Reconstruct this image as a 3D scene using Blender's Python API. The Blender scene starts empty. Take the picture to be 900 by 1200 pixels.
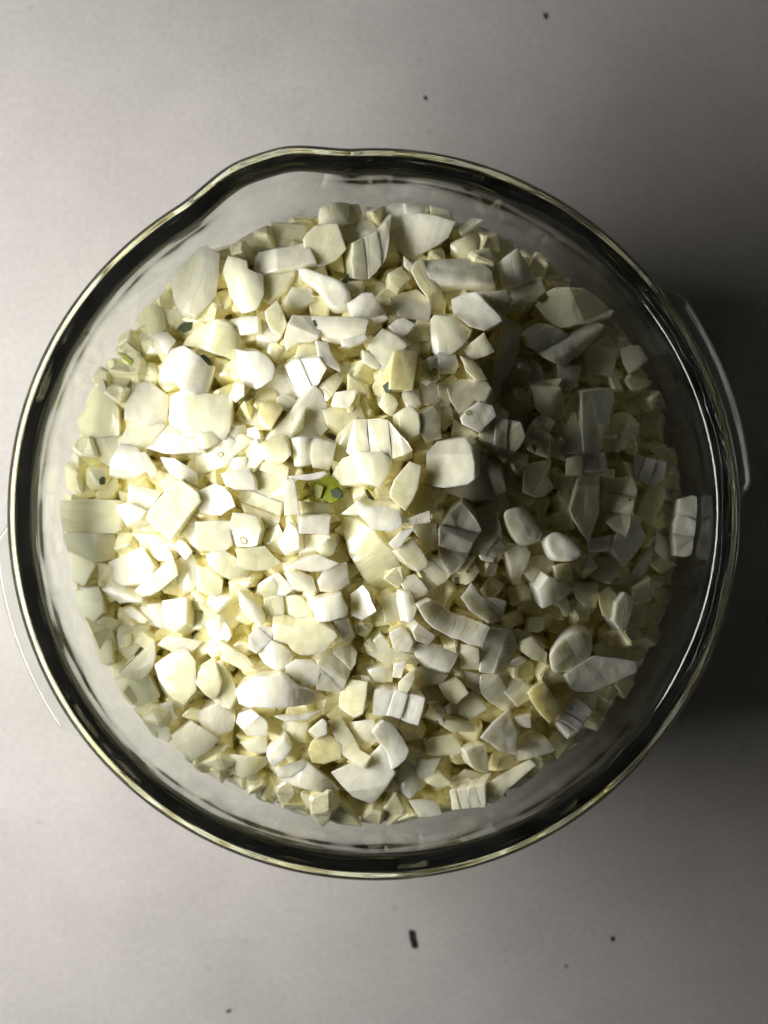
import bpy, bmesh, math, random
import numpy as np
from mathutils import Vector, Matrix, noise

random.seed(7)
SC = bpy.context.scene
COL = SC.collection
PI = math.pi

# ------------------------------------------------------------------ camera, light, exposure
K = 0.0003458            # metres per photo pixel per metre of distance
ZC = 1.0                 # camera height over the tabletop
RIM_Z = 0.115
CX = 13 * K * (ZC - RIM_Z)
CY = 3 * K * (ZC - RIM_Z)
cam_d = bpy.data.cameras.new('camera')
cam = bpy.data.objects.new('camera', cam_d)
COL.objects.link(cam)
cam.location = (CX, CY, ZC)
cam_d.sensor_fit = 'VERTICAL'
cam_d.sensor_height = 36
cam_d.lens = 36 / (1200 * K)
cam_d.clip_start = 0.05
cam_d.clip_end = 20
cam_d.dof.use_dof = True
cam_d.dof.focus_distance = ZC - 0.128
cam_d.dof.aperture_fstop = 8
SC.camera = cam

world = bpy.data.worlds.new('World')
SC.world = world
world.use_nodes = True
bg = world.node_tree.nodes['Background']
bg.inputs[0].default_value = (1.0, 0.96, 0.9, 1)
bg.inputs[1].default_value = 0.006

ld = bpy.data.lights.new('window_light', 'AREA')
ld.shape = 'RECTANGLE'
ld.size = 0.46
ld.size_y = 0.12
ld.energy = 2.5
ld.color = (1.0, 0.978, 0.945)
lamp = bpy.data.objects.new('window_light', ld)
COL.objects.link(lamp)
lamp.location = (-0.335, -0.010, 0.272)
lamp.rotation_euler = (Vector((0.04, 0.0, 0.06)) - Vector(lamp.location)).to_track_quat('-Z', 'Y').to_euler()

SC.render.engine = 'CYCLES'
SC.cycles.use_denoising = True
SC.cycles.max_bounces = 24
SC.cycles.diffuse_bounces = 14
SC.cycles.glossy_bounces = 8
SC.cycles.transmission_bounces = 16
SC.cycles.transparent_max_bounces = 8
SC.cycles.sample_clamp_indirect = 6
SC.cycles.caustics_reflective = True
SC.cycles.caustics_refractive = True
SC.cycles.blur_glossy = 0.2
SC.view_settings.view_transform = 'Standard'
SC.view_settings.look = 'None'
SC.view_settings.exposure = 0
SC.view_settings.gamma = 1
SC.view_settings.use_curve_mapping = False


# ------------------------------------------------------------------ helpers
def link(name, mesh, parent=None):
    o = bpy.data.objects.new(name, mesh)
    COL.objects.link(o)
    if parent is not None:
        o.parent = parent
    return o


def tag(o, label=None, cat=None, group=None, kind=None):
    if label: o['label'] = label
    if cat: o['category'] = cat
    if group: o['group'] = group
    if kind: o['kind'] = kind
    return o


def empty(name, loc, rz=0):
    o = bpy.data.objects.new(name, None)
    COL.objects.link(o)
    o.location = loc
    o.rotation_euler = (0, 0, rz)
    o.empty_display_size = 0.01
    return o


def px(u, v, z):
    """A photo pixel as a point at height z."""
    s = K * (ZC - z)
    return CX + (u - 450) * s, CY + (600 - v) * s


def new_mat(name):
    m = bpy.data.materials.new(name)
    m.use_nodes = True
    nt = m.node_tree
    return m, nt, nt.nodes, nt.links, nt.nodes['Principled BSDF']


# ------------------------------------------------------------------ materials
def onion_material(name, scale=0.0075, sss=1.0):
    m, nt, N, L, b = new_mat(name)
    tc = N.new('ShaderNodeTexCoord')
    info = N.new('ShaderNodeObjectInfo')
    # broad tint variation
    n1 = N.new('ShaderNodeTexNoise'); n1.inputs['Scale'].default_value = 130; n1.inputs['Detail'].default_value = 3
    L.new(tc.outputs['Object'], n1.inputs['Vector'])
    # veins: fine parallel fibres along local x
    mp = N.new('ShaderNodeMapping'); mp.inputs['Scale'].default_value = (70, 780, 400)
    L.new(tc.outputs['Object'], mp.inputs['Vector'])
    n2 = N.new('ShaderNodeTexNoise'); n2.inputs['Scale'].default_value = 1.0; n2.inputs['Detail'].default_value = 2
    L.new(mp.outputs['Vector'], n2.inputs['Vector'])
    mul = N.new('ShaderNodeMixRGB'); mul.blend_type = 'MULTIPLY'
    cr = N.new('ShaderNodeValToRGB')
    cr.color_ramp.elements[0].position = 0.35; cr.color_ramp.elements[0].color = (0.985, 0.98, 0.93, 1)
    cr.color_ramp.elements[1].position = 0.65; cr.color_ramp.elements[1].color = (1, 1, 1, 1)
    L.new(n1.outputs['Fac'], cr.inputs['Fac'])
    mul.inputs['Fac'].default_value = 1
    L.new(info.outputs['Color'], mul.inputs['Color1'])
    L.new(cr.outputs['Color'], mul.inputs['Color2'])
    mul2 = N.new('ShaderNodeMixRGB'); mul2.blend_type = 'MULTIPLY'; mul2.inputs['Fac'].default_value = 1
    cr2 = N.new('ShaderNodeValToRGB')
    cr2.color_ramp.elements[0].position = 0.38; cr2.color_ramp.elements[0].color = (0.985, 0.98, 0.955, 1)
    cr2.color_ramp.elements[1].position = 0.55; cr2.color_ramp.elements[1].color = (1, 1, 1, 1)
    L.new(n2.outputs['Fac'], cr2.inputs['Fac'])
    L.new(mul.outputs['Color'], mul2.inputs['Color1'])
    L.new(cr2.outputs['Color'], mul2.inputs['Color2'])
    m3 = N.new('ShaderNodeMixRGB'); m3.blend_type = 'MULTIPLY'; m3.inputs['Color2'].default_value = (.96, .94, .82, 1)
    SEAM_SLOT = m3.inputs['Fac']
    L.new(mul2.outputs['Color'], m3.inputs['Color1'])
    L.new(m3.outputs['Color'], b.inputs['Base Color'])
    b.inputs['Subsurface Weight'].default_value = sss
    b.inputs['Subsurface Radius'].default_value = (1.0, 0.95, 0.8)
    b.inputs['Subsurface Scale'].default_value = scale
    b.inputs['Roughness'].default_value = 0.34
    b.inputs['IOR'].default_value = 1.38
    b.inputs['Coat Weight'].default_value = 0.8
    b.inputs['Coat Roughness'].default_value = 0.11
    n3 = N.new('ShaderNodeTexNoise'); n3.inputs['Scale'].default_value = 900; n3.inputs['Detail'].default_value = 2
    L.new(tc.outputs['Object'], n3.inputs['Vector'])
    # layer seams every few millimetres across local y, on part of the pieces
    sep = N.new('ShaderNodeSeparateXYZ'); L.new(tc.outputs['Object'], sep.inputs[0])
    n4 = N.new('ShaderNodeTexNoise'); n4.inputs['Scale'].default_value = 160; n4.inputs['Detail'].default_value = 1
    L.new(tc.outputs['Object'], n4.inputs['Vector'])

    def mth(op, a, b2=None, c=None):
        q = N.new('ShaderNodeMath'); q.operation = op
        for i, w in enumerate((a, b2, c)):
            if w is None: continue
            if isinstance(w, (int, float)): q.inputs[i].default_value = w
            else: L.new(w, q.inputs[i])
        return q.outputs[0]
    yy = mth('MULTIPLY_ADD', sep.outputs['Y'], 290, mth('MULTIPLY_ADD', n4.outputs['Fac'], 1.1, mth('MULTIPLY', info.outputs['Random'], 7)))
    tri = mth('ABSOLUTE', mth('SUBTRACT', mth('FRACT', yy), .5))
    seam = mth('MULTIPLY', mth('LESS_THAN', mth('FRACT', mth('MULTIPLY', info.outputs['Random'], 13)), .35), mth('SUBTRACT', 1, mth('MINIMUM', mth('MULTIPLY', tri, 14), 1)))
    add = N.new('ShaderNodeMath'); add.operation = 'MULTIPLY_ADD'; add.inputs[1].default_value = 0.35
    L.new(n3.outputs['Fac'], add.inputs[0]); L.new(n2.outputs['Fac'], add.inputs[2])
    L.new(seam, SEAM_SLOT)
    hgt = mth('ADD', mth('MULTIPLY_ADD', seam, -.9, add.outputs[0]), mth('MULTIPLY', n4.outputs['Fac'], 5))
    bp = N.new('ShaderNodeBump'); bp.inputs['Strength'].default_value = 0.30; bp.inputs['Distance'].default_value = 0.0006
    L.new(hgt, bp.inputs['Height'])
    L.new(bp.outputs['Normal'], b.inputs['Normal'])
    return m


ONION = onion_material('onion_flesh', .0042, .8)
ONION_BULK = onion_material('onion_bulk_flesh', .001, 0.0)


def simple_mat(name, col, rough, sss=0.0):
    m, nt, N, L, b = new_mat(name)
    tc = N.new('ShaderNodeTexCoord')
    n = N.new('ShaderNodeTexNoise'); n.inputs['Scale'].default_value = 700
    L.new(tc.outputs['Object'], n.inputs['Vector'])
    cr = N.new('ShaderNodeValToRGB')
    cr.color_ramp.elements[0].position = 0.3
    cr.color_ramp.elements[1].position = 0.7
    cr.color_ramp.elements[0].color = (*[c * 0.75 for c in col], 1)
    cr.color_ramp.elements[1].color = (*col, 1)
    L.new(n.outputs['Fac'], cr.inputs['Fac'])
    L.new(cr.outputs['Color'], b.inputs['Base Color'])
    b.inputs['Roughness'].default_value = rough
    if sss:
        b.inputs['Subsurface Weight'].default_value = sss
        b.inputs['Subsurface Scale'].default_value = 0.002
    return m


GREY_GREEN = simple_mat('grey_green_skin', (0.085, 0.11, 0.05), 0.7, 0)
YELLOW_GREEN = simple_mat('yellow_green_core', (0.32, 0.36, 0.015), 0.4, 0)
OLIVE = simple_mat('olive_core', (0.42, 0.42, 0.10), 0.4, 0)
CRUMB = simple_mat('dark_crumb', (0.02, 0.022, 0.015), 0.7)
SPECK = simple_mat('red_speck', (0.14, 0.02, 0.01), 0.6)

GLASS, nt, N, L, b = new_mat('clear_glass')
N.remove(b)
g = N.new('ShaderNodeBsdfGlass')
g.inputs['Color'].default_value = (0.99, 0.998, 0.988, 1)
g.inputs['IOR'].default_value = 1.5
g.inputs['Roughness'].default_value = 0.0
tc = N.new('ShaderNodeTexCoord')
n = N.new('ShaderNodeTexNoise'); n.inputs['Scale'].default_value = 45; n.inputs['Detail'].default_value = 1
L.new(tc.outputs['Object'], n.inputs['Vector'])
bp = N.new('ShaderNodeBump'); bp.inputs['Strength'].default_value = 0.10; bp.inputs['Distance'].default_value = 0.004
L.new(n.outputs['Fac'], bp.inputs['Height'])
L.new(bp.outputs['Normal'], g.inputs['Normal'])
# faint smears, plus pale haze painted in for light carried inside the glass
sm_n = N.new('ShaderNodeTexNoise'); sm_n.inputs['Scale'].default_value = 60; sm_n.inputs['Detail'].default_value = 6
L.new(tc.outputs['Object'], sm_n.inputs['Vector'])
sm_r = N.new('ShaderNodeMapRange'); sm_r.inputs[1].default_value = .35; sm_r.inputs[2].default_value = .75; sm_r.inputs[3].default_value = .001; sm_r.inputs[4].default_value = .014
L.new(sm_n.outputs['Fac'], sm_r.inputs[0])
film = N.new('ShaderNodeBsdfDiffuse'); film.inputs['Color'].default_value = (.85, .85, .82, 1)
gm = N.new('ShaderNodeMixShader')
L.new(sm_r.outputs[0], gm.inputs['Fac']); L.new(g.outputs[0], gm.inputs[1]); L.new(film.outputs[0], gm.inputs[2])
L.new(gm.outputs[0], N['Material Output'].inputs['Surface'])

TABLE, nt, N, L, b = new_mat('grey_table_paper')
tc = N.new('ShaderNodeTexCoord')
n1 = N.new('ShaderNodeTexNoise'); n1.inputs['Scale'].default_value = 420; n1.inputs['Detail'].default_value = 4
n2 = N.new('ShaderNodeTexNoise'); n2.inputs['Scale'].default_value = 22; n2.inputs['Detail'].default_value = 5
n3 = N.new('ShaderNodeTexVoronoi'); n3.inputs['Scale'].default_value = 60
for q in (n1, n2, n3): L.new(tc.outputs['Object'], q.inputs['Vector'])
cr = N.new('ShaderNodeValToRGB')
cr.color_ramp.elements[0].position = 0.3; cr.color_ramp.elements[0].color = (0.515, 0.492, 0.474, 1)
cr.color_ramp.elements[1].position = 0.7; cr.color_ramp.elements[1].color = (0.665, 0.636, 0.614, 1)
mx = N.new('ShaderNodeMath'); mx.operation = 'MULTIPLY_ADD'; mx.inputs[1].default_value = 0.45
L.new(n1.outputs['Fac'], mx.inputs[0])
m2 = N.new('ShaderNodeMath'); m2.operation = 'MULTIPLY'; m2.inputs[1].default_value = 0.55
L.new(n2.outputs['Fac'], m2.inputs[0]); L.new(m2.outputs[0], mx.inputs[2])
L.new(mx.outputs[0], cr.inputs['Fac'])
# sparse pale-brown flecks in the paper
fl = N.new('ShaderNodeValToRGB')
fl.color_ramp.elements[0].position = 0.045; fl.color_ramp.elements[0].color = (0.80, 0.77, 0.74, 1)
fl.color_ramp.elements[1].position = 0.075; fl.color_ramp.elements[1].color = (1, 1, 1, 1)
L.new(n3.outputs['Distance'], fl.inputs['Fac'])
mm = N.new('ShaderNodeMixRGB'); mm.blend_type = 'MULTIPLY'; mm.inputs['Fac'].default_value = 0.6
L.new(cr.outputs['Color'], mm.inputs['Color1']); L.new(fl.outputs['Color'], mm.inputs['Color2'])
L.new(mm.outputs['Color'], b.inputs['Base Color'])
b.inputs['Roughness'].default_value = 0.62
b.inputs['Specular IOR Level'].default_value = 0.3
bp = N.new('ShaderNodeBump'); bp.inputs['Strength'].default_value = 0.2; bp.inputs['Distance'].default_value = 0.0006
L.new(n1.outputs['Fac'], bp.inputs['Height']); L.new(bp.outputs['Normal'], b.inputs['Normal'])

# ------------------------------------------------------------------ tabletop
me = bpy.data.meshes.new('tabletop')
me.from_pydata([(-1.6, -1.6, 0), (1.6, -1.6, 0), (1.6, 1.6, 0), (-1.6, 1.6, 0)], [], [(0, 1, 2, 3)])
me.materials.append(TABLE)
tag(link('tabletop', me), 'matt warm grey tabletop under the glass bowl', kind='structure')

# ------------------------------------------------------------------ glass bowl
INNER = [(0, .007), (.030, .007), (.052, .0072), (.068, .0092), (.083, .0160), (.0955, .030), (.1055, .050),
         (.1122, .070), (.1172, .090), (.1203, .104), (.1216, .1105)]
RIM = [(.1224, .1134), (.1240, .1150), (.1262, .1158), (.1286, .1157), (.1304, .1149), (.1316, .1130), (.1319, .1108), (.1309, .1088)]
OUTER = [(.1288, .1072), (.1276, .1010), (.1261, .092), (.1222, .074), (.1165, .0535), (.1055, .0300), (.0915, .0125), (.078, .0030), (.067, .0002),
         (.060, .0004), (.052, .0026), (.030, .0030), (0, .0030)]


def r_in(z):
    return float(np.interp(z, [p[1] for p in INNER[2:]] + [0.116], [p[0] for p in INNER[2:]] + [0.1235]))


def catmull(P, n):
    out = []
    for i in range(len(P) - 1):
        p0 = P[max(i - 1, 0)]; p1 = P[i]; p2 = P[i + 1]; p3 = P[min(i + 2, len(P) - 1)]
        for k in range(n):
            t = k / n
            out.append(tuple(0.5 * ((2 * p1[j]) + (-p0[j] + p2[j]) * t + (2 * p0[j] - 5 * p1[j] + 4 * p2[j] - p3[j]) * t * t
                                    + (-p0[j] + 3 * p1[j] - 3 * p2[j] + p3[j]) * t ** 3) for j in (0, 1)))
    out.append(tuple(P[-1]))
    return out


PROFILE = catmull(INNER + RIM + OUTER, 4)
n_in, n_rim = (len(INNER)) * 4, (len(INNER) + len(RIM)) * 4
SPOUT = math.radians(107.5)
SEG = 288


def sm(a, b, x):
    t = min(1, max(0, (x - a) / (b - a)))
    return t * t * (3 - 2 * t)


def bowl_point(r, z, th):
    d = abs((th - SPOUT + PI) % (2 * PI) - PI)
    w = (1 - sm(math.radians(2.5), math.radians(15), d)) * sm(.066, .112, z)
    wob = 0.00022 * math.sin(5 * th + 1) * sm(.05, .11, z)
    rr = r + (0.0050 * w + wob) * (1 if r > .02 else 0)
    return (rr * math.cos(th), rr * math.sin(th), z - 0.0016 * w)


def glass_patch(name, rows, parent, th0=0.0, th1=2 * PI, nseg=SEG):
    """A patch of the bowl's one closed skin: profile rows by angle."""
    full = abs(th1 - th0 - 2 * PI) < 1e-6
    cols = nseg if full else nseg + 1
    V, F = [], []
    for i in rows:
        r, z = PROFILE[i]
        for k in range(cols):
            V.append(bowl_point(max(r, 0.0004), z, th0 + (th1 - th0) * k / nseg))
    for a in range(len(rows) - 1):
        for k in range(nseg):
            k2 = (k + 1) % cols
            F.append((a * cols + k, a * cols + k2, (a + 1) * cols + k2, (a + 1) * cols + k))
    if full and PROFILE[rows[0]][0] < .001:
        F.append(tuple(range(cols))[::-1])
    if full and PROFILE[rows[-1]][0] < .001:
        s = (len(rows) - 1) * cols
        F.append(tuple(range(s, s + cols)))
    m = bpy.data.meshes.new(name)
    m.from_pydata(V, [], F)
    m.materials.append(GLASS)
    bm = bmesh.new(); bm.from_mesh(m)
    for f in bm.faces: f.smooth = True
    for f in bm.faces: f.normal_flip()
    bm.to_mesh(m); bm.free()
    return link(name, m, parent)


bowl = empty('glass_bowl', (0, 0, 0))
tag(bowl, 'round clear glass mixing bowl with pouring spout and two tab handles, full of diced onion', 'bowl')
SP0, SP1 = SPOUT - math.radians(18), SPOUT + math.radians(18)
ns = round(SEG * 36 / 360)
r_a, r_b = n_in - 3, n_rim
glass_patch('bowl_wall', list(range(0, r_a + 1)), bowl)
glass_patch('base', list(range(r_b, len(PROFILE))), bowl)
glass_patch('rim', list(range(r_a, r_b + 1)), bowl, SP1, SP0 + 2 * PI, SEG - ns)
tag(glass_patch('pouring_spout', list(range(r_a, r_b + 1)), bowl, SP0, SP1, ns), 'pouring lip bulging out of the rim')


def make_handle(mid, label):
    """A flat tab of glass just under the rim."""
    m0, m1 = math.radians(mid - 18.6), math.radians(mid + 18.6)
    n = 40
    inner, outer = [], []
    for k in range(n + 1):
        th = m0 + (m1 - m0) * k / n
        e = min(k, n - k) / n
        w = sm(0, 0.11, e)
        inner.append((.1308, th))
        outer.append((.1322 + .0052 * w, th))
    loop = outer + inner[::-1]
    # section: rounded edge in a few levels
    lev = [(z0 + .0020 * math.sin(t), -.0020 * (1 - math.cos(t))) for z0, ts in ((-.0045, range(-6, 1)), (-.0004, range(0, 7)))
           for t in [q * PI / 12 for q in ts]]
    V, F = [], []
    M = len(loop)
    for dz, ins in lev:
        for i, (r, th) in enumerate(loop):
            rr = r + (ins if i <= n else 0)
            V.append((rr * math.cos(th), rr * math.sin(th), .1078 + dz))
    for a in range(len(lev) - 1):
        for i in range(M):
            j = (i + 1) % M
            F.append((a * M + i, a * M + j, (a + 1) * M + j, (a + 1) * M + i))
    top = (len(lev) - 1) * M
    for k in range(n):
        F.append((k + 1, k, M - 1 - k, M - 2 - k))
        F.append((top + k, top + k + 1, top + M - 2 - k, top + M - 1 - k))
    m = bpy.data.meshes.new('handle')
    m.from_pydata(V, [], F)
    m.materials.append(GLASS)
    bm = bmesh.new(); bm.from_mesh(m)
    bmesh.ops.recalc_face_normals(bm, faces=bm.faces)
    for f in bm.faces: f.smooth = abs(f.normal.z) < 0.9999
    bm.to_mesh(m); bm.free()
    o = link('handle', m, bowl)
    tag(o, label)


make_handle(19.8, 'tab handle in the shade')
make_handle(199.5, 'tab handle on the lit side')

# ------------------------------------------------------------------ the heap
PEAK = px(490, 560, .128)
RC = .1165


def heap(x, y):
    # distance from the peak as a fraction of the way to the glass
    dx, dy = x - PEAK[0], y - PEAK[1]
    d = math.hypot(dx, dy)
    if d < 1e-6:
        f = 0
    else:
        ux, uy = dx / d, dy / d
        bq = PEAK[0] * ux + PEAK[1] * uy
        cq = PEAK[0] ** 2 + PEAK[1] ** 2 - RC * RC
        f = d / (-bq + math.sqrt(bq * bq - cq))
    h = .087 + .040 * max(0.0, 1 - f ** 1.4) - .02 * max(0, f - 1)
    # ridge with a steeper drop on its far side
    u, v = x - px(560, 470, .135)[0], y - px(560, 470, .135)[1]
    dirx, diry = -0.24, -0.97
    nx, ny = 0.97, -0.24
    al, ac = u * dirx + v * diry, u * nx + v * ny
    ridge = math.exp(-((al - .012) / .045) ** 2)
    h += .0015 * ridge * (1 / (1 + math.exp((ac - .001) / .0050)) * math.exp(-(min(0, ac) / .035) ** 2))
    h += .0030 * (noise.noise(Vector((x * 38, y * 38, 3.1))))
    return h


def grad(x, y, e=.004):
    return ((heap(x + e, y) - heap(x - e, y)) / (2 * e), (heap(x, y + e) - heap(x, y - e)) / (2 * e))


LEVEL = {0: -.0060, 1: -.0025, 2: .0012, 3: .0044, 4: .0065}
GROW = {0: 1.22, 1: 1.15, 2: 1.08, 3: 1.03, 4: 1.0}


def clamp_wall(p):
    x, y, z = p
    lim = r_in(z) - .0008
    r = math.hypot(x, y)
    if r > lim:
        return (x * lim / r, y * lim / r, z)
    return p


def ccw(P):
    a = sum(P[i][0] * P[(i + 1) % len(P)][1] - P[(i + 1) % len(P)][0] * P[i][1] for i in range(len(P)))
    return P if a > 0 else P[::-1]


def area(P):
    return abs(sum(P[i][0] * P[(i + 1) % len(P)][1] - P[(i + 1) % len(P)][0] * P[i][1] for i in range(len(P)))) / 2


def to_mesh(bm, name, cen, rz, mat):
    R = Matrix.Rotation(-rz, 4, 'Z') @ Matrix.Translation(-Vector(cen))
    for v in bm.verts:
        v.co = Vector(clamp_wall(v.co))
    bm.transform(R)
    m = bpy.data.meshes.new(name)
    bmesh.ops.recalc_face_normals(bm, faces=bm.faces)
    bm.to_mesh(m); bm.free()
    m.materials.append(mat)
    return m


def facet_piece(P, zf, down, thick, ridge=None, bev=.00042, bend=None, rough=True):
    """A cut block: outline P with top height zf(x, y), pushed down along `down`; ridge = (nx, ny, offset, slope) folds the top."""
    P = ccw(P)
    if rough:
        Q = []
        for i in range(len(P)):
            a, b2 = P[i], P[(i + 1) % len(P)]
            ln = math.hypot(b2[0] - a[0], b2[1] - a[1])
            Q.append(a)
            if ln > .0055:
                w = random.uniform(-.00055, .00055) + .0002
                t = random.uniform(.35, .65)
                Q.append((a[0] + (b2[0] - a[0]) * t + (b2[1] - a[1]) / ln * w, a[1] + (b2[1] - a[1]) * t - (b2[0] - a[0]) / ln * w))
        P = Q
    bm = bmesh.new()
    vs = [bm.verts.new((x, y, 0)) for x, y in P]
    bm.faces.new(vs)
    if ridge:
        nx, ny, off, slope = ridge
        bmesh.ops.bisect_plane(bm, geom=bm.verts[:] + bm.edges[:] + bm.faces[:], dist=1e-5,
                               plane_co=(nx * off, ny * off, 0), plane_no=(nx, ny, 0))
    if bend:
        bx, by, curve, half = bend
        bc = sum(q[0] * bx + q[1] * by for q in P) / len(P)
        for t in (-.75, -.45, -.15, .15, .45, .75):
            bmesh.ops.bisect_plane(bm, geom=bm.verts[:] + bm.edges[:] + bm.faces[:], dist=1e-5,
                                   plane_co=(bx * (bc + t * half), by * (bc + t * half), 0), plane_no=(bx, by, 0))
    for v in bm.verts:
        z = zf(v.co.x, v.co.y)
        if bend:
            z -= curve * ((v.co.x * bx + v.co.y * by - bc) ** 2 - half * half * .3)
        if ridge:
            t = v.co.x * nx + v.co.y * ny - off
            if t > 0: z -= t * slope
        v.co.z = z + (0 if bend else random.uniform(-.0002, .0002))
    ret = bmesh.ops.extrude_face_region(bm, geom=bm.faces[:])
    nv = [e for e in ret['geom'] if isinstance(e, bmesh.types.BMVert)]
    cx = sum(v.co.x for v in nv) / len(nv); cy = sum(v.co.y for v in nv) / len(nv); cz = sum(v.co.z for v in nv) / len(nv)
    for v in nv:
        v.co.x = cx + (v.co.x - cx) * .97 + down[0] * thick
        v.co.y = cy + (v.co.y - cy) * .97 + down[1] * thick
        v.co.z = cz + (v.co.z - cz) * (1 if bend else .6) - thick
    bmesh.ops.recalc_face_normals(bm, faces=bm.faces)
    big = [e for e in bm.edges if len(e.link_faces) == 2 and e.calc_face_angle(0) > (.6 if bend else .2)]
    bmesh.ops.bevel(bm, geom=big, offset=bev, segments=2, profile=.6, affect='EDGES', clamp_overlap=True)
    for f in bm.faces:
        f.smooth = f.calc_area() < 4e-6 or (bend is not None and abs(f.normal.z) > .55)
    return bm


def round_piece(P, zf, down, thick, axis, curve, edge=.0009):
    """A curved scale: rounded outline, rings inwards, top bent along an axis."""
    P = ccw(P)
    for _ in range(2):
        Q = []
        for i in range(len(P)):
            a, b2 = P[i], P[(i + 1) % len(P)]
            t = .2
            Q.append((a[0] + (b2[0] - a[0]) * t, a[1] + (b2[1] - a[1]) * t))
            Q.append((a[0] + (b2[0] - a[0]) * (1 - t), a[1] + (b2[1] - a[1]) * (1 - t)))
        P = Q
    cx = sum(p[0] for p in P) / len(P); cy = sum(p[1] for p in P) / len(P)
    rad = math.sqrt(area(P) / PI)
    ax, ay = math.cos(axis), math.sin(axis)

    def top(x, y):
        u = (x - cx) * ax + (y - cy) * ay
        return zf(x, y) - curve * u * u + .0005 * noise.noise(Vector((x * 260, y * 260, cx * 900)))
    e = edge / rad
    rings = [(.80, 'b', 1.0), (.95, 'b', .80), (1.0, 'b', .35), (1.0, 't', edge * .9), (1 - .45 * e, 't', edge * .25), (1 - 1.3 * e, 't', 0),
             (.66, 't', 0), (.33, 't', 0)]
    bm = bmesh.new()
    prev, first = None, None
    for s, kind, dpt in rings:
        row = []
        for x, y in P:
            X, Y = cx + (x - cx) * s, cy + (y - cy) * s
            if kind == 't':
                row.append(bm.verts.new((X, Y, top(X, Y) - dpt)))
            else:
                row.append(bm.verts.new((X + down[0] * thick * dpt, Y + down[1] * thick * dpt, top(X, Y) - thick * dpt)))
        if prev:
            for i in range(len(row)):
                j = (i + 1) % len(row)
                bm.faces.new((prev[i], prev[j], row[j], row[i]))
        else:
            first = row
        prev = row
    bm.faces.new(first[::-1])
    c = bm.verts.new((cx, cy, top(cx, cy)))
    for i in range(len(prev)):
        bm.faces.new((prev[i], prev[(i + 1) % len(prev)], c))
    for f in bm.faces: f.smooth = True
    first_f = [f for f in bm.faces if len(f.verts) > 4]
    for f in first_f: f.smooth = False
    return bm


def clip(P, nx, ny, off, keep_less):
    out = []
    for i in range(len(P)):
        a, b2 = P[i], P[(i + 1) % len(P)]
        da, db = a[0] * nx + a[1] * ny - off, b2[0] * nx + b2[1] * ny - off
        if not keep_less: da, db = -da, -db
        if da <= 0: out.append(a)
        if (da < 0 < db) or (db < 0 < da):
            t = da / (da - db)
            out.append((a[0] + (b2[0] - a[0]) * t, a[1] + (b2[1] - a[1]) * t))
    return out


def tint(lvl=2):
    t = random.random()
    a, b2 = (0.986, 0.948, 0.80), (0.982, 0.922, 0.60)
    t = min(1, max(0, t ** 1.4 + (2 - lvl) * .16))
    return tuple(a[i] + (b2[i] - a[i]) * t for i in range(3)) + (1,)


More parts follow.
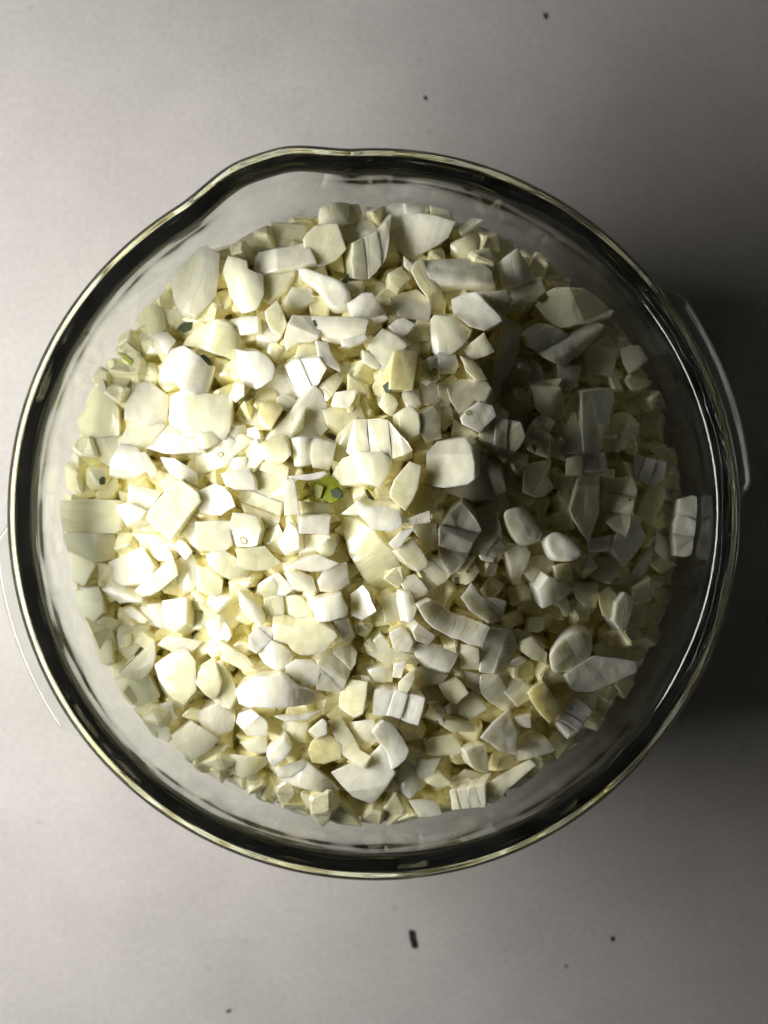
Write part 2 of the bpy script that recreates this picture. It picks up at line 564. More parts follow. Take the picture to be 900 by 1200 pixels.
DATA = '''
B2 303,294 358,284 368,307 304,321 298,312|long pale bar|long pale onion bar lying level under the pouring spout
B2 262,318 268,301 289,307 290,316 307,322 308,345 300,362 284,365 270,345
B1 307,320 345,314 332,340 315,354 308,350
B1 343,337 362,338 366,352 345,360 337,350
B0 280,275 318,262 330,290 305,293 290,300
B0 320,262 355,266 358,283 328,290
B2 376,243 390,238 409,237 407,262 376,263
B2 357,281 370,266 395,263 404,292 393,304 374,312 362,300|smooth six-sided block|smooth six-sided onion block at the end of the long pale bar
B1 400,267 416,254 440,268 430,280 416,285 402,276
F2 415,285 440,272 457,252 454,285 447,310 432,327 415,325 413,305|ribbed upright fan|ribbed upright onion fan with pale lines, close to the spout
B1 443,255 471,232 476,250 528,262 520,278 495,293 478,297 460,282|wide layered chunk|wide layered onion chunk highest up the heap on the spout side
B2 471,222 502,228 500,253 475,249
B2 504,230 525,232 529,261 505,257
B2 456,320 470,312 480,326 468,338 458,330
S2 474,300 484,310 480,318 474,312
B2 482,317 495,303 520,352 505,362 500,348|narrow leaning strip|narrow onion strip leaning between the ribbed fan and the big pale loaf
C2 348,312 358,313 400,330 410,345 405,362 390,362 375,340 356,326
C2 408,355 425,344 436,344 452,368 440,378 416,374
S1 408,330 424,329 420,345 410,342
B0 428,340 434,326 448,332 462,340 460,350 440,355
C1 460,350 488,340 503,356 500,375 470,370
S2 537,268 564,248 568,255 541,275|thin white rod|thin white onion rod resting alone near the shaded rim by the spout
C1 530,285 555,273 559,280 555,300 532,303
C0 556,265 566,265 573,278 570,301 560,303 559,280
C0 572,265 584,262 595,275 602,290 590,302 575,290
B2 583,310 606,292 626,325 605,333 590,336|pale four-sided tile|pale four-sided onion tile leaning on a lower block, spout end of the shaded slope
B1 602,336 632,326 636,340 612,358 600,355
C2 500,305 555,302 574,318 578,334 545,333 510,335|big pale loaf|big pale loaf-shaped onion piece above the brightest cluster
C0 633,305 640,295 660,320 672,322 655,336 640,340
C1 168,362 175,358 190,362 193,385 180,397 172,385
C2 204,318 216,297 240,290 256,300 252,345 230,368 215,362 204,345|tall rounded chunk|tall rounded onion chunk facing the light near the bright rim
B0 190,362 213,364 220,374 207,384 193,385
C2 214,402 230,385 250,376 268,380 280,400 275,422 255,415
C2 186,432 200,410 215,406 235,420 250,430 246,445 238,462 215,455 205,444 188,444|bright lobed lump|bright lobed onion lump with a green sliver resting on it
B1 180,395 195,390 205,400 195,414 182,412
B0 132,405 163,386 178,400 165,415 140,412
B1 118,440 136,421 156,437 145,452
C1 149,450 175,450 194,464 192,498 150,488
C1 152,489 191,499 180,518 160,530 140,526
B1 200,467 217,458 215,515 205,514 198,490
B2 217,463 271,465 269,499 262,514 215,512|square flat slab|square flat onion slab standing out midway up the lit slope
B1 106,468 120,449 137,480 137,518 95,506 93,490
C1 182,502 200,500 215,515 200,530 174,522
B2 271,374 285,371 301,371 302,389 275,392
B2 311,365 325,352 332,368 336,380 329,392 318,385|white pointed shard|white pointed onion shard below the long pale bar
B1 300,372 311,378 328,395 322,400 303,397
B2 343,369 364,370 376,385 372,397 350,400 337,408 334,395
B2 366,370 410,372 430,376 426,393 405,402 379,397 372,382|long slab with green speck|long smooth onion slab carrying a tiny green speck
S3 400,398 428,391 431,397 412,405 402,404
B1 350,401 370,399 370,422 347,418
S2 371,400 385,401 388,415 398,428 399,436 374,418
B2 278,411 303,413 320,428 318,445 300,455 285,450|white five-sided block|white five-sided onion block below the small squarish one
F1 318,440 345,425 370,424 378,435 370,450 350,472 325,468 305,470 298,458|broad layered fan|broad layered onion fan in the middle of the lit slope
C1 375,452 399,436 400,446 384,468 364,460
C2 269,463 278,448 286,450 286,464 276,471
B0 280,477 305,480 301,498 285,495
Y2 307,472 327,473 331,480 318,502 302,502|yellow stub|small yellow onion core stub standing in a gap
B1 326,466 334,461 348,473 340,483 325,475
B1 338,490 367,457 378,470 385,498 372,512 340,515 315,516
C2 345,490 358,478 355,500 341,508
S2 393,460 418,457 409,478 388,475
C1 380,480 420,478 424,490 400,503 385,494
B1 258,503 286,500 288,516 262,520
B1 290,503 300,500 306,518 291,522
F2 408,528 417,492 453,493 467,510 480,528 457,537 412,532|grooved centre block|grooved white onion block in the middle of the whole heap
C1 390,533 396,510 415,493 408,528 397,538
C2 389,560 403,537 420,530 447,530 457,540 443,570 423,565 400,567|curved white slab|curved white onion slab beside the yellow-green core
S2 435,373 450,369 455,373 441,381
S2 456,382 473,372 487,380 470,395|thin lying rectangle|thin rectangular onion slice lying level over a yellow gap
B2 432,405 448,386 476,405 462,422 455,436 445,430
Y3 463,410 490,412 484,457 457,456|upright cream rectangle|upright cream rectangle of onion next to a yellow gap
B2 425,410 440,417 447,430 440,432 426,424
S1 445,433 453,434 451,448 445,447
C0 480,392 495,388 505,398 500,410 485,408
B2 506,375 510,370 530,372 550,388 540,405 520,418 508,412
C3 530,350 558,342 584,370 587,376 566,388 550,383 532,367|rounded white boulder|large rounded white onion boulder at the top of the ridge
B2 562,342 592,340 600,350 590,374 584,366
C1 588,380 608,395 606,412 595,435 575,463 570,458 580,432 583,410
B3 537,414 567,390 580,412 556,421|white chevron top|bright white onion bar forming the upper arm of a chevron
B3 539,417 555,422 571,444 558,446 546,434
C2 515,415 530,410 537,428 533,437 518,437
C2 493,425 505,418 513,420 515,443 505,447 492,440
B1 493,448 510,447 515,470 496,473
C1 514,452 530,440 535,445 525,478 516,477
B2 525,455 540,445 570,447 575,455 568,470 555,468 547,480 538,483
B3 540,490 562,471 578,475 582,488 562,508 542,497
F3 562,508 582,488 610,495 615,510 605,528 590,525 565,515|ribbed ridge block|ribbed onion block on the ridge where light turns to shade
B1 473,460 490,456 493,474 478,477
B1 445,475 452,460 466,473 460,487
B2 461,487 480,476 489,485 490,508 475,515 463,502
B2 490,487 508,477 516,490 517,513 500,518 493,505
B0 511,480 528,478 530,493 520,503
B1 532,492 545,500 560,510 545,520 530,510
B3 628,358 642,342 660,336 715,342 726,352 715,370 675,380 657,384 640,372|long bright-ended chunk|long onion chunk with a bright end, far up the shaded slope
B2 620,395 640,380 656,386 665,392 648,404 632,412 625,408
C2 632,412 655,403 695,377 708,382 690,405 662,429 645,422|wet sloping slab|wet sloping onion slab under the long bright-ended chunk
B1 715,377 742,382 739,408 715,403
B1 694,406 722,415 715,440 690,435 687,420
B2 727,410 750,405 760,420 737,438 730,425|shaded outer cube|shaded onion cube close to the glass on the dark handle side
B1 655,428 680,430 672,452 655,450
B0 625,425 633,430 640,450 630,455 620,445
B1 624,455 656,457 660,485 648,492 628,477
B2 682,461 720,457 721,470 708,505 702,533 684,530 682,500|tall upright slab|tall upright onion slab with a speckled face in the shade
B0 730,460 752,465 755,480 735,487
B0 757,470 775,473 770,500 752,495
C1 722,487 738,488 750,497 745,520 722,528 713,510
B1 645,497 665,499 684,506 682,530 650,526
C2 612,512 625,495 645,510 640,535 618,526
B1 97,518 138,512 135,528 128,545 110,535
B1 78,530 90,525 92,548 78,548
C2 142,520 160,525 172,550 158,558 128,556 130,540
S2 160,532 170,530 185,555 177,560
C2 172,524 210,514 240,516 238,529 205,531|slim arched strip|slim arched onion strip below the square flat slab
C2 188,536 205,538 230,554 230,568 200,552
B1 187,552 202,557 212,568 195,575
B3 210,562 232,578 235,588 200,633 170,608 185,585|large diamond block|large diamond-shaped onion block with a bright lower half
B2 152,568 188,578 170,604 150,590
C3 135,593 150,588 172,598 165,608 147,616
B2 72,588 136,588 138,620 133,624 98,623 75,622|largest outer square|largest square onion piece, against the glass on the bright handle side
B2 75,626 132,627 130,655 110,658 80,645
B1 75,650 105,657 110,664 98,685 77,680
C0 150,614 170,612 195,638 200,650 185,653 165,640
B1 128,660 165,643 178,663 172,678 140,685
B2 202,653 208,675 190,690 170,697 160,690|slanting brick|slanting brick-shaped onion piece below the large diamond block
B1 212,610 225,605 240,620 235,643 212,630
S1 203,640 212,632 225,646 218,655
B0 202,662 225,652 235,680 215,693
B1 232,522 265,513 282,522 262,545 233,552
C2 227,507 260,505 262,514 235,528
C1 266,540 288,537 292,548 275,552
B2 260,555 290,549 296,560 298,573 275,573 265,568
C1 289,521 300,517 310,535 295,553 288,545
F1 297,552 320,542 335,552 333,570 325,608 305,615 290,600 282,582|deep layered onion fan|deep layered onion fan at the heart of the lit slope
C2 302,522 330,512 340,533 325,545 312,540
C2 342,514 365,513 365,543 345,545
C2 367,514 393,522 385,550 367,547
C2 232,577 252,568 270,580 275,593 258,603 235,600
B2 230,613 270,612 272,638 260,648 232,643
C2 274,602 300,607 305,620 300,638 278,640 270,625|piece with ringed germ|rounded onion piece marked by a small green-ringed germ
C2 277,644 310,641 328,660 300,668 280,663
B2 242,650 265,647 290,663 282,675 268,678 245,662
C1 307,630 325,614 338,640 333,650 315,643
S3 332,562 345,561 352,603 333,604
S3 337,558 380,552 383,556 375,561 340,561|white sliver over green|thin white onion sliver bridging the yellow-green core
B2 353,606 387,605 385,627 352,625|small white square|small square onion tile below the yellow-green core
B1 351,588 383,590 385,603 352,604
B2 325,635 338,612 350,628 350,643 334,650
B1 352,629 385,629 389,640 370,649 352,652
C2 372,645 383,632 395,638 390,650 380,653
B3 337,665 355,656 375,650 398,660 385,668 365,670 352,668
C2 337,669 352,670 366,676 370,692 345,690
C2 373,680 380,669 405,660 408,683 395,695 376,692
B1 305,685 325,672 343,690 333,697 302,697
B1 232,664 245,668 260,680 255,698 233,690
B3 457,582 462,563 480,541 494,546 492,560 484,585 475,598|tilted white bar|tilted white onion bar beside the largest bright cube
B4 498,565 500,530 512,517 545,512 552,522 556,562 548,568 520,572|largest bright cube|largest bright onion cube crowning the heap
B1 557,527 585,558 590,580 552,583 524,574|cube's dark neighbour|dim onion block tucked under the shaded side of the biggest cube
B1 490,570 505,576 508,600 490,605 480,598
S3 474,611 504,598 505,612 482,615
B3 418,586 430,594 466,597 471,615 460,622 436,620 422,605|white brick by green sliver|white onion brick with a grey-green sliver behind it
S2 400,602 424,583 433,594 418,604
C1 402,612 420,614 436,624 460,650 466,678 440,688 425,672 412,650|smooth tall mound|smooth tall onion mound below the white brick
S3 455,637 470,622 486,619 476,632 462,645
B3 464,647 485,630 495,645 502,665 490,670 476,660|white arrowhead|bright white arrowhead-shaped onion piece near the ridge
B1 482,616 510,616 514,643 500,645 492,632
F2 515,620 540,592 562,622 545,655 527,673 515,650|dark layered cliff|dark layered onion piece dropping away behind the ridge
F1 500,656 520,652 525,675 505,690 487,682
B1 562,617 580,602 588,640 570,650 552,642
S2 562,650 580,655 578,659 565,656
B1 470,682 485,674 500,691 480,702
B1 532,680 536,664 550,655 560,670 546,684
S2 578,520 583,520 596,540 590,542
B1 560,555 568,546 585,550 592,575 578,580
B0 591,544 605,547 607,572 591,570
B1 615,547 645,541 641,558 648,570 635,580 615,575
B2 664,538 681,536 681,556 663,556|tiny shaded cube|small near-square onion cube next to the tall upright slab
B2 682,535 708,530 711,550 686,552
B1 650,556 662,557 678,559 675,570 655,570
B2 680,553 703,555 702,600 690,632 677,615 668,598|long faceted crystal|long faceted onion piece pointing away from the spout in the shade
F2 712,562 740,560 746,575 738,605 732,624 710,610 705,590|stack with red speck|ribbed onion stack with a tiny dark red speck
C2 590,600 610,594 622,603 637,630 610,640 596,620|dim rounded loaf|dim rounded onion loaf between the dark cliff and the small white knob
C3 638,632 652,622 670,632 685,650 670,658 647,656|white knob|small white onion knob lit at one end in the shade
C2 687,633 720,626 712,645 690,646
C1 591,637 615,641 620,650 605,683 598,660
C1 570,642 585,634 594,645 575,656
B1 617,661 640,650 648,660 640,674 625,680 616,670
B2 650,664 668,660 670,680 653,680
B1 690,660 715,656 725,670 715,683 693,676
B2 740,602 757,630 732,662 718,640 722,628
F2 744,534 781,542 778,560 764,570 746,560
B2 762,571 779,566 780,583 764,614 748,603|pale leaning tile|pale leaning onion tile next to the lone ribbed piece
F1 778,562 803,568 796,600 782,652 768,640 772,600
F3 797,585 821,583 825,605 815,650 793,650 790,625|lone ribbed piece|lone ribbed onion piece leaning on the glass by the dark handle
B1 740,673 763,642 760,660 750,682 722,682
C2 120,692 130,688 150,697 165,705 140,707
S1 145,716 155,712 175,728 165,730
B2 190,705 218,701 218,730 205,740 190,735|upright yellowish post|upright yellowish onion post midway along the lower lit slope
B1 165,713 188,708 189,735 175,730
B1 88,690 114,690 120,716 100,730 90,715
B1 121,722 138,728 130,737 112,732
B1 107,737 130,743 132,773 115,775 110,755
B0 140,737 173,735 163,755 150,770 140,760
B2 140,790 180,752 182,770 175,788 160,798|sloping pale wedge|sloping pale onion wedge near the glass on the lower lit side
C1 130,802 173,793 185,815 170,832 147,820
B2 182,780 212,760 228,775 229,808 215,824 197,812|grey-topped block|grey-topped onion block with a cream front, lower lit slope
C2 222,787 250,772 258,800 250,820 236,808
B1 187,756 200,746 235,752 222,764 207,765
B1 188,826 202,823 207,840 197,850
B1 150,837 165,832 188,845 180,865 160,858
B1 232,838 258,826 273,840 270,855 246,862
C2 280,692 303,712 306,732 294,728 281,710
B1 304,692 326,676 338,687 343,695 315,702
B1 311,704 331,701 331,729 312,727
B1 333,701 352,701 364,722 360,730 333,730
B3 359,706 400,696 408,715 405,723 388,728 373,730|white slab above ridges|clean white onion slab lying over the long curved slab
B2 389,729 407,724 411,740 402,749 395,742
B1 240,728 262,728 270,745 262,757 245,745
C2 257,752 275,762 296,778 290,785 264,775
F2 292,745 305,733 319,736 318,750 300,765 292,760
C3 320,732 345,735 380,733 395,745 380,763 352,768 337,755 321,750|long curved slab|long curved onion slab across the lower lit slope
C2 304,768 320,752 337,762 343,769 330,785 311,778
C2 336,781 347,773 365,773 374,788 370,803 350,803 336,792
F2 372,776 410,758 417,766 411,785 402,810 372,807 378,790|ridged wedge|ridged onion wedge standing beyond the long curved slab
C3 276,812 285,802 310,793 330,790 350,805 375,815 384,820 345,828 300,829 280,826|big white pillow|big white pillow-shaped onion lump, brightest on the lower slope
S2 322,840 350,838 378,831 360,843 335,846|thin crescent slice|thin crescent onion slice under the big white pillow
B2 400,810 411,798 430,800 425,835 415,840 398,828
C1 242,782 259,777 275,808 268,828 250,820
B2 277,848 280,838 295,832 312,845 310,862 290,862
C2 412,697 425,687 435,705 440,715 425,725 413,720
B1 447,704 464,696 469,727 452,727
C2 466,693 480,696 488,712 482,728 470,727
C3 490,710 505,703 530,720 574,735 565,758 540,750 520,742 500,728|long twisting curl|long twisting onion curl running down from the ridge
C3 540,700 552,683 565,700 593,705 588,727 572,730 550,715|horseshoe curl|horseshoe-shaped onion curl just past the foot of the ridge
B2 568,737 577,737 600,742 605,760 590,788 563,785|dark-sided block|onion block with a dark side at the end of the twisting curl
B2 540,756 560,761 561,785 541,783
B2 456,742 470,735 484,752 480,764 461,760
B2 484,740 490,731 510,746 503,756 488,751
C1 427,763 448,745 459,762 482,768 490,777 460,779
B2 487,757 500,753 537,765 525,787 508,782 492,770|smooth blunt wedge|smooth blunt onion wedge below the twisting curl
S2 462,779 475,776 470,795 460,794
C3 467,800 480,787 486,785 482,805 475,817 467,812|little cupped scale|little cupped onion scale standing on edge
B1 432,786 458,782 459,798 440,799
B1 487,786 500,778 523,791 515,800 487,802
F3 440,810 452,808 498,818 490,850 460,840 438,838|split two-tier block|split two-tier onion block with bright front edges
B1 432,795 438,806 430,822 418,836 412,832 414,795
B2 515,803 535,795 548,812 535,825 520,815|small shaded diamond|small shaded diamond-shaped onion cube, lower shaded slope
B1 534,787 560,791 560,813 546,803
B1 522,830 550,814 568,830 545,845 522,845
B1 565,793 585,793 604,828 590,832 567,813
B3 630,692 642,676 673,690 660,702 636,713|bright fan wedge|bright fan-shaped onion wedge on the shaded slope
B1 653,706 665,702 668,720 662,722
B1 672,684 700,684 697,710 688,712 676,700
B2 701,696 713,688 725,699 717,726 706,720
B3 732,694 745,703 735,735 727,738 718,727 722,706|small upright bright brick|small upright bright onion brick towards the dark glass
B1 622,725 638,723 636,738 619,740
B1 598,738 622,743 640,757 634,762 608,750
B2 605,757 624,747 640,765 640,778 623,772
S2 595,780 610,771 618,775 600,783
C3 643,767 655,750 672,740 690,742 696,760 690,775 670,787 648,789|round shaded boulder|round boulder-like onion piece on the lower shaded slope
B3 663,789 695,768 745,775 747,788 695,811 675,810|long pointed wedge|long onion wedge pointing at the glass past the round boulder
B0 698,758 720,746 750,756 745,772 702,768
Y3 619,812 636,798 658,832 645,848 635,838|yellowish tilted brick|yellowish tilted onion brick beside the four-ribbed fan
F3 652,845 673,817 694,834 680,855 667,862|four-ribbed fan|small four-ribbed onion fan at the lower shaded edge
B1 618,791 648,786 662,799 640,803
B1 577,788 600,790 620,805 618,820 606,826
B1 746,702 760,715 755,735 745,733
B1 170,846 190,843 199,862 195,869 176,860
B2 202,863 225,846 255,867 235,884 225,889 206,875|broad kite-shaped slab|broad kite-shaped onion slab at the lower lit edge
C1 260,887 275,885 311,888 308,897 285,910 262,900
B1 282,871 309,863 312,880 292,881
B3 312,885 333,865 342,878 320,900 315,895|small white die|small white onion die near the lower rim on the lit side
B2 322,901 355,889 361,895 340,910 326,912
C0 302,913 328,906 338,923 320,938 303,933
B0 217,896 250,895 260,910 235,918
B2 362,856 378,842 383,846 383,860 372,865
B1 329,850 359,847 355,869 341,868
Y2 362,880 372,864 385,862 399,873 398,888 380,895 366,894
C2 386,846 399,842 420,878 433,885 425,898 402,884
B1 402,850 437,843 439,868 428,879 413,868
B2 390,906 430,888 446,872 461,906 436,942 415,934|large pale kite|large pale kite-shaped onion piece near the lower rim
C3 438,858 450,843 465,855 479,880 475,890 459,902 455,885|bright crescent chunk|bright crescent onion chunk below the split two-tier block
C2 332,917 360,893 396,926 388,932 360,925
C2 353,930 368,935 388,950 377,970 370,962 360,945|white chip by rim|jagged white onion chip lowest of all, by the rim
B0 325,945 345,940 358,953 352,958
B1 464,908 480,884 495,922 480,934 468,925
B3 563,864 595,832 607,860 605,886 585,880|pyramid chunk|pyramid-shaped onion chunk at the lower shaded edge
B2 520,843 555,850 558,858 530,858 520,852
B1 500,870 528,862 541,880 525,884 502,884
B3 545,880 568,872 573,908 554,900
B1 532,911 545,902 568,910 565,917 532,922
F3 527,927 567,918 568,946 530,950|four-ridged block|four-ridged onion block lying by the lower shaded glass
B3 568,921 620,890 627,897 595,925 575,945 569,940|slanted log|slanted onion log butting the four-ridged block
B2 592,890 620,869 640,868 650,880 610,892
B2 603,840 620,838 622,853 605,850
B2 500,918 517,908 530,919 515,924
B2 480,938 510,940 517,955 492,958
B1 489,891 515,889 508,908 491,913
B0 627,888 650,882 645,903 632,908
S2 510,830 516,834 522,852 516,850
'''


class Piece: pass


PIECES = []
GROUP = 'diced onion pieces heaped in the glass bowl'
for line in DATA.strip().splitlines():
    parts = line.split('|')
    tok = parts[0].split()
    p = Piece()
    p.kind, p.lvl = tok[0][0], int(tok[0][1])
    p.pix = [tuple(float(c) for c in t.split(',')) for t in tok[1:]]
    p.short = parts[1] if len(parts) > 1 else None
    p.full = parts[2] if len(parts) > 2 else None
    p.cu = sum(q[0] for q in p.pix) / len(p.pix)
    p.cv = sum(q[1] for q in p.pix) / len(p.pix)
    p.apx = area(p.pix)
    PIECES.append(p)

ROUND = ('round shaded boulder', 'white knob', 'dim rounded loaf')
for p in PIECES:
    z = .11
    for _ in range(4):
        x, y = px(p.cu, p.cv, z)
        z = heap(x, y) + LEVEL[p.lvl]
    if p.short == 'lone ribbed piece': z += .008
    gx, gy = grad(x, y)
    k = .62
    sx, sy = k * gx + random.uniform(-.25, .25), k * gy + random.uniform(-.25, .25)
    if p.cu < 600 - (p.cv - 340) * .26: sx += .12
    if p.short == 'largest bright cube': sx, sy = .36, .03
    p.cen = (x, y, z)
    p.slope = (sx, sy)
    P = [px(p.cu + (u - p.cu) * GROW[p.lvl], p.cv + (v - p.cv) * GROW[p.lvl], z) for u, v in p.pix]
    zf = lambda X, Y, x=x, y=y, z=z, sx=sx, sy=sy: z + sx * (X - x) + sy * (Y - y)
    down = (sx * .45 + random.uniform(-.38, .38), sy * .45 + random.uniform(-.38, .38))
    A = area(P)
    size = math.sqrt(A)
    # long axis
    M = np.cov(np.array(P).T); w, ev = np.linalg.eigh(M)
    la = math.atan2(ev[1, 1], ev[0, 1])
    p.elong = math.sqrt(w[1] / max(w[0], 1e-12))
    rz = la + random.choice((0, PI / 2))
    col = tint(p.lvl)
    if p.kind == 'Y': col = (0.86, 0.80, 0.43, 1)
    if p.kind == 'F':
        root = empty('onion_piece', (x, y, z), rz)
        n = 4 if ('four' in (p.short or '') or A > 2.6e-4) else 3
        ax, ay = math.cos(la), math.sin(la)
        if p.short in ('ribbed upright fan', 'grooved centre block'): ax, ay = 1.0, 0.1
        ts = [q[0] * ax + q[1] * ay for q in P]
        t0, t1 = min(ts), max(ts)
        cuts = [t0 + (t1 - t0) * (i + (random.uniform(-.12, .12) if 0 < i < n else 0)) / n for i in range(n + 1)]
        rz = math.atan2(ay, ax) + PI / 2
        root.rotation_euler = (0, 0, rz)
        for i in range(n):
            Q = clip(clip(ccw(P), ax, ay, cuts[i + 1] - .00003, True), ax, ay, cuts[i] + .00003, False)
            if len(Q) < 3 or area(Q) < 3e-6: continue
            off = random.uniform(-.0004, .0004)
            lean = random.uniform(-.12, .12)
            zq = lambda X, Y, off=off, lean=lean, zf=zf, c=(cuts[i] + cuts[i + 1]) / 2: zf(X, Y) + off + lean * (X * ax + Y * ay - c) \
                - 45 * (X * ax + Y * ay - c) ** 2
            bm = facet_piece(Q, zq, down, min(.011, .35 * size + .004), None, .0005)
            m = to_mesh(bm, 'layer', (x, y, z), rz, ONION)
            o = link('layer', m, root)
            o.color = tuple(min(1, c * random.uniform(.97, 1.02)) for c in col[:3]) + (1,)
        p.obj = root
        if p.short == 'stack with red speck':
            su, sv = px(738.5, 585.5, z)
            bm = bmesh.new()
            bmesh.ops.create_icosphere(bm, subdivisions=1, radius=.0005, matrix=Matrix.Translation((su, sv, zf(su, sv) + .0002)))
            o = link('speck', to_mesh(bm, 'speck', (x, y, z), rz, SPECK), root)
            o['label'] = 'tiny dark red speck'
    else:
        if p.kind == 'S':
            th = random.uniform(.0016, .0028)
            bm = facet_piece(P, zf, down, th, None, .0004)
        elif p.kind == 'C':
            th = random.uniform(.0045, .0065) + (.002 if p.lvl >= 3 else 0)
            ba = la + (0 if random.random() < .5 else PI / 2)
            if p.short in ROUND or (not p.short and p.apx > 600 and random.random() < .02):
                bm = round_piece(P, zf, down, th + .002, ba, random.uniform(.15, .35) / max(size, .008))
            else:
                bx, by = math.cos(ba), math.sin(ba)
                ts = [q[0] * bx + q[1] * by for q in P]
                half = (max(ts) - min(ts)) / 2
                curve = random.uniform(.25, .6) / half * (1 if random.random() < .75 else -.7)
                bm = facet_piece(P, zf, down, th, None, .00045, (bx, by, curve, half))
        else:
            th = min(.0115, .3 * size + .0045)
            rg = None
            if size > .009 and p.short != 'largest bright cube' and random.random() < .28:
                a = random.uniform(0, 2 * PI)
                nx, ny = math.cos(a), math.sin(a)
                o0 = x * nx + y * ny
                ts = [q[0] * nx + q[1] * ny - o0 for q in P]
                rg = (nx, ny, o0 + random.uniform(.05, .55) * max(ts), random.uniform(.3, .85))
            elif p.short == 'largest bright cube':
                rg = (0, 1, px(0, 533, z)[1], .75)
            bend = None
            if rg is None and random.random() < .6:
                ba = la + (0 if random.random() < .5 else PI / 2)
                bx, by = math.cos(ba), math.sin(ba)
                ts = [q[0] * bx + q[1] * by for q in P]
                half = (max(ts) - min(ts)) / 2
                bend = (bx, by, random.uniform(.12, .4) / half, half)
            bm = facet_piece(P, zf, down, th, rg, .00045, bend)
        m = to_mesh(bm, 'onion_piece', (x, y, z), rz, ONION)
        o = link('onion_piece', m)
        o.location = (x, y, z); o.rotation_euler = (0, 0, rz)
        o.color = col
        p.obj = o

# ------------------------------------------------------------------ labels that single each piece out
HEROES = [p for p in PIECES if p.short]
SIDES = {'N': 'on its spout side', 'E': 'on its dark-handle side', 'S': 'on its lower side', 'W': 'on its bright-handle side'}


def side(p, h):
    dx, dy = p.cu - h.cu, h.cv - p.cv
    if abs(dx) > abs(dy): return 'E' if dx > 0 else 'W'
    return 'N' if dy > 0 else 'S'


for p in PIECES:
    lit = p.cu < 600 - (p.cv - 340) * .26
    sz = 'small' if p.apx < 420 else ('large' if p.apx > 1050 else 'mid-sized')
    noun = {'B': 'block' if p.elong < 1.6 else 'stick', 'C': 'rounded piece', 'F': 'layered piece', 'S': 'thin slice', 'Y': 'yellow piece'}[p.kind]
    p.desc = f"{'lit' if lit else 'shaded'} {sz} onion {noun}"
for p in PIECES:
    if p.full:
        lab = p.full
    else:
        opts = []
        for h in HEROES:
            d = math.hypot(p.cu - h.cu, p.cv - h.cv)
            s = side(p, h)
            rank = sum(1 for q in PIECES if q is not p and not q.short and q.desc == p.desc and side(q, h) == s
                       and math.hypot(q.cu - h.cu, q.cv - h.cv) < d)
            opts.append((rank, d, h.short, s))
        rank, d, short, s = min(opts, key=lambda o: (o[0] * 60 + o[1]))
        lab = p.desc + (', ' if rank == 0 else [', second', ', third', ', fourth'][min(rank - 1, 2)] + ' ') \
            + f"nearest the {short} {SIDES[s]}"
    tag(p.obj, lab, 'onion piece', GROUP)

# ------------------------------------------------------------------ the bulk of the diced onion underneath
TEMPL = []
for q in range(9):
    tb = bmesh.new()
    n = random.randint(4, 5)
    base = [tb.verts.new((.5 * math.cos(2 * PI * i / n + .3) * random.uniform(.8, 1.25), .5 * math.sin(2 * PI * i / n + .3) * random.uniform(.8, 1.25), -.5)) for i in range(n)]
    tip = [tb.verts.new((v.co.x * random.uniform(.55, 1.1) + random.uniform(-.15, .15), v.co.y * random.uniform(.55, 1.1), .5 + random.uniform(-.22, .22))) for v in base]
    tb.faces.new(base[::-1])
    for i in range(n):
        tb.faces.new((base[i], base[(i + 1) % n], tip[(i + 1) % n], tip[i]))
    tb.faces.new(tip)
    bmesh.ops.triangulate(tb, faces=[f for f in tb.faces if len(f.verts) > 3])
    bmesh.ops.bevel(tb, geom=[e for e in tb.edges if e.calc_face_angle(0) > .3], offset=.07, segments=1, affect='EDGES')
    TEMPL.append((np.array([v.co[:] for v in tb.verts]), [[v.index for v in f.verts] for f in tb.faces]))
    tb.free()


def inside(P, u, v):
    c = False
    j = len(P) - 1
    for i in range(len(P)):
        if (P[i][1] > v) != (P[j][1] > v) and u < (P[j][0] - P[i][0]) * (v - P[i][1]) / (P[j][1] - P[i][1]) + P[i][0]:
            c = not c
        j = i
    return c


CORE = px(384, 573, .138)
VV, FF = [], []


def add_bit(x, y, z, sx, sy, sz, gx, gy):
    e = Matrix.Rotation(random.uniform(0, 2 * PI), 3, 'Z')
    nrm = Vector((-gx, -gy, 1)).normalized()
    q = Vector((0, 0, 1)).rotation_difference(nrm).to_matrix()
    t = Matrix.Rotation(random.gauss(0, .25), 3, 'X') @ Matrix.Rotation(random.gauss(0, .25), 3, 'Y')
    R = np.array(q @ t @ e)
    TV, TF = random.choice(TEMPL)
    v = TV * (sx, sy, sz)
    v = v @ R.T + (x, y, z)
    base = sum(len(a) for a in VV[-1:]) * 0 + add_bit.n
    w = [clamp_wall(p) for p in v]
    VV.extend(w)
    FF.extend([[i + base for i in f] for f in TF])
    add_bit.n += len(w)


add_bit.n = 0
step = .0088
for layer, dep in enumerate((.0100, .0155, .022, .030)):
    yy = -RC
    while yy <= RC:
        xx = -RC
        while xx <= RC:
            x, y = xx + random.uniform(-.003, .003), yy + random.uniform(-.003, .003)
            r = math.hypot(x, y)
            if r < .1118 - layer * .0010 and not (layer == 0 and math.hypot(x - CORE[0], y - CORE[1]) < .006):
                h = heap(x, y)
                d = dep
                if layer == 0:
                    s = K * (ZC - h)
                    u, v = 450 + (x - CX) / s, 600 - (y - CY) / s
                    if not any(abs(p.cu - u) < 70 and inside(p.pix, u, v) for p in PIECES):
                        d = random.uniform(.0075, .0095) if r < .100 else random.uniform(.004, .006)
                gx, gy = grad(x, y)
                add_bit(x, y, h - d + random.uniform(-.0015, .0015), random.uniform(.010, .017), random.uniform(.008, .013),
                        random.uniform(.0055, .0095), gx, gy)
            xx += step
        yy += step
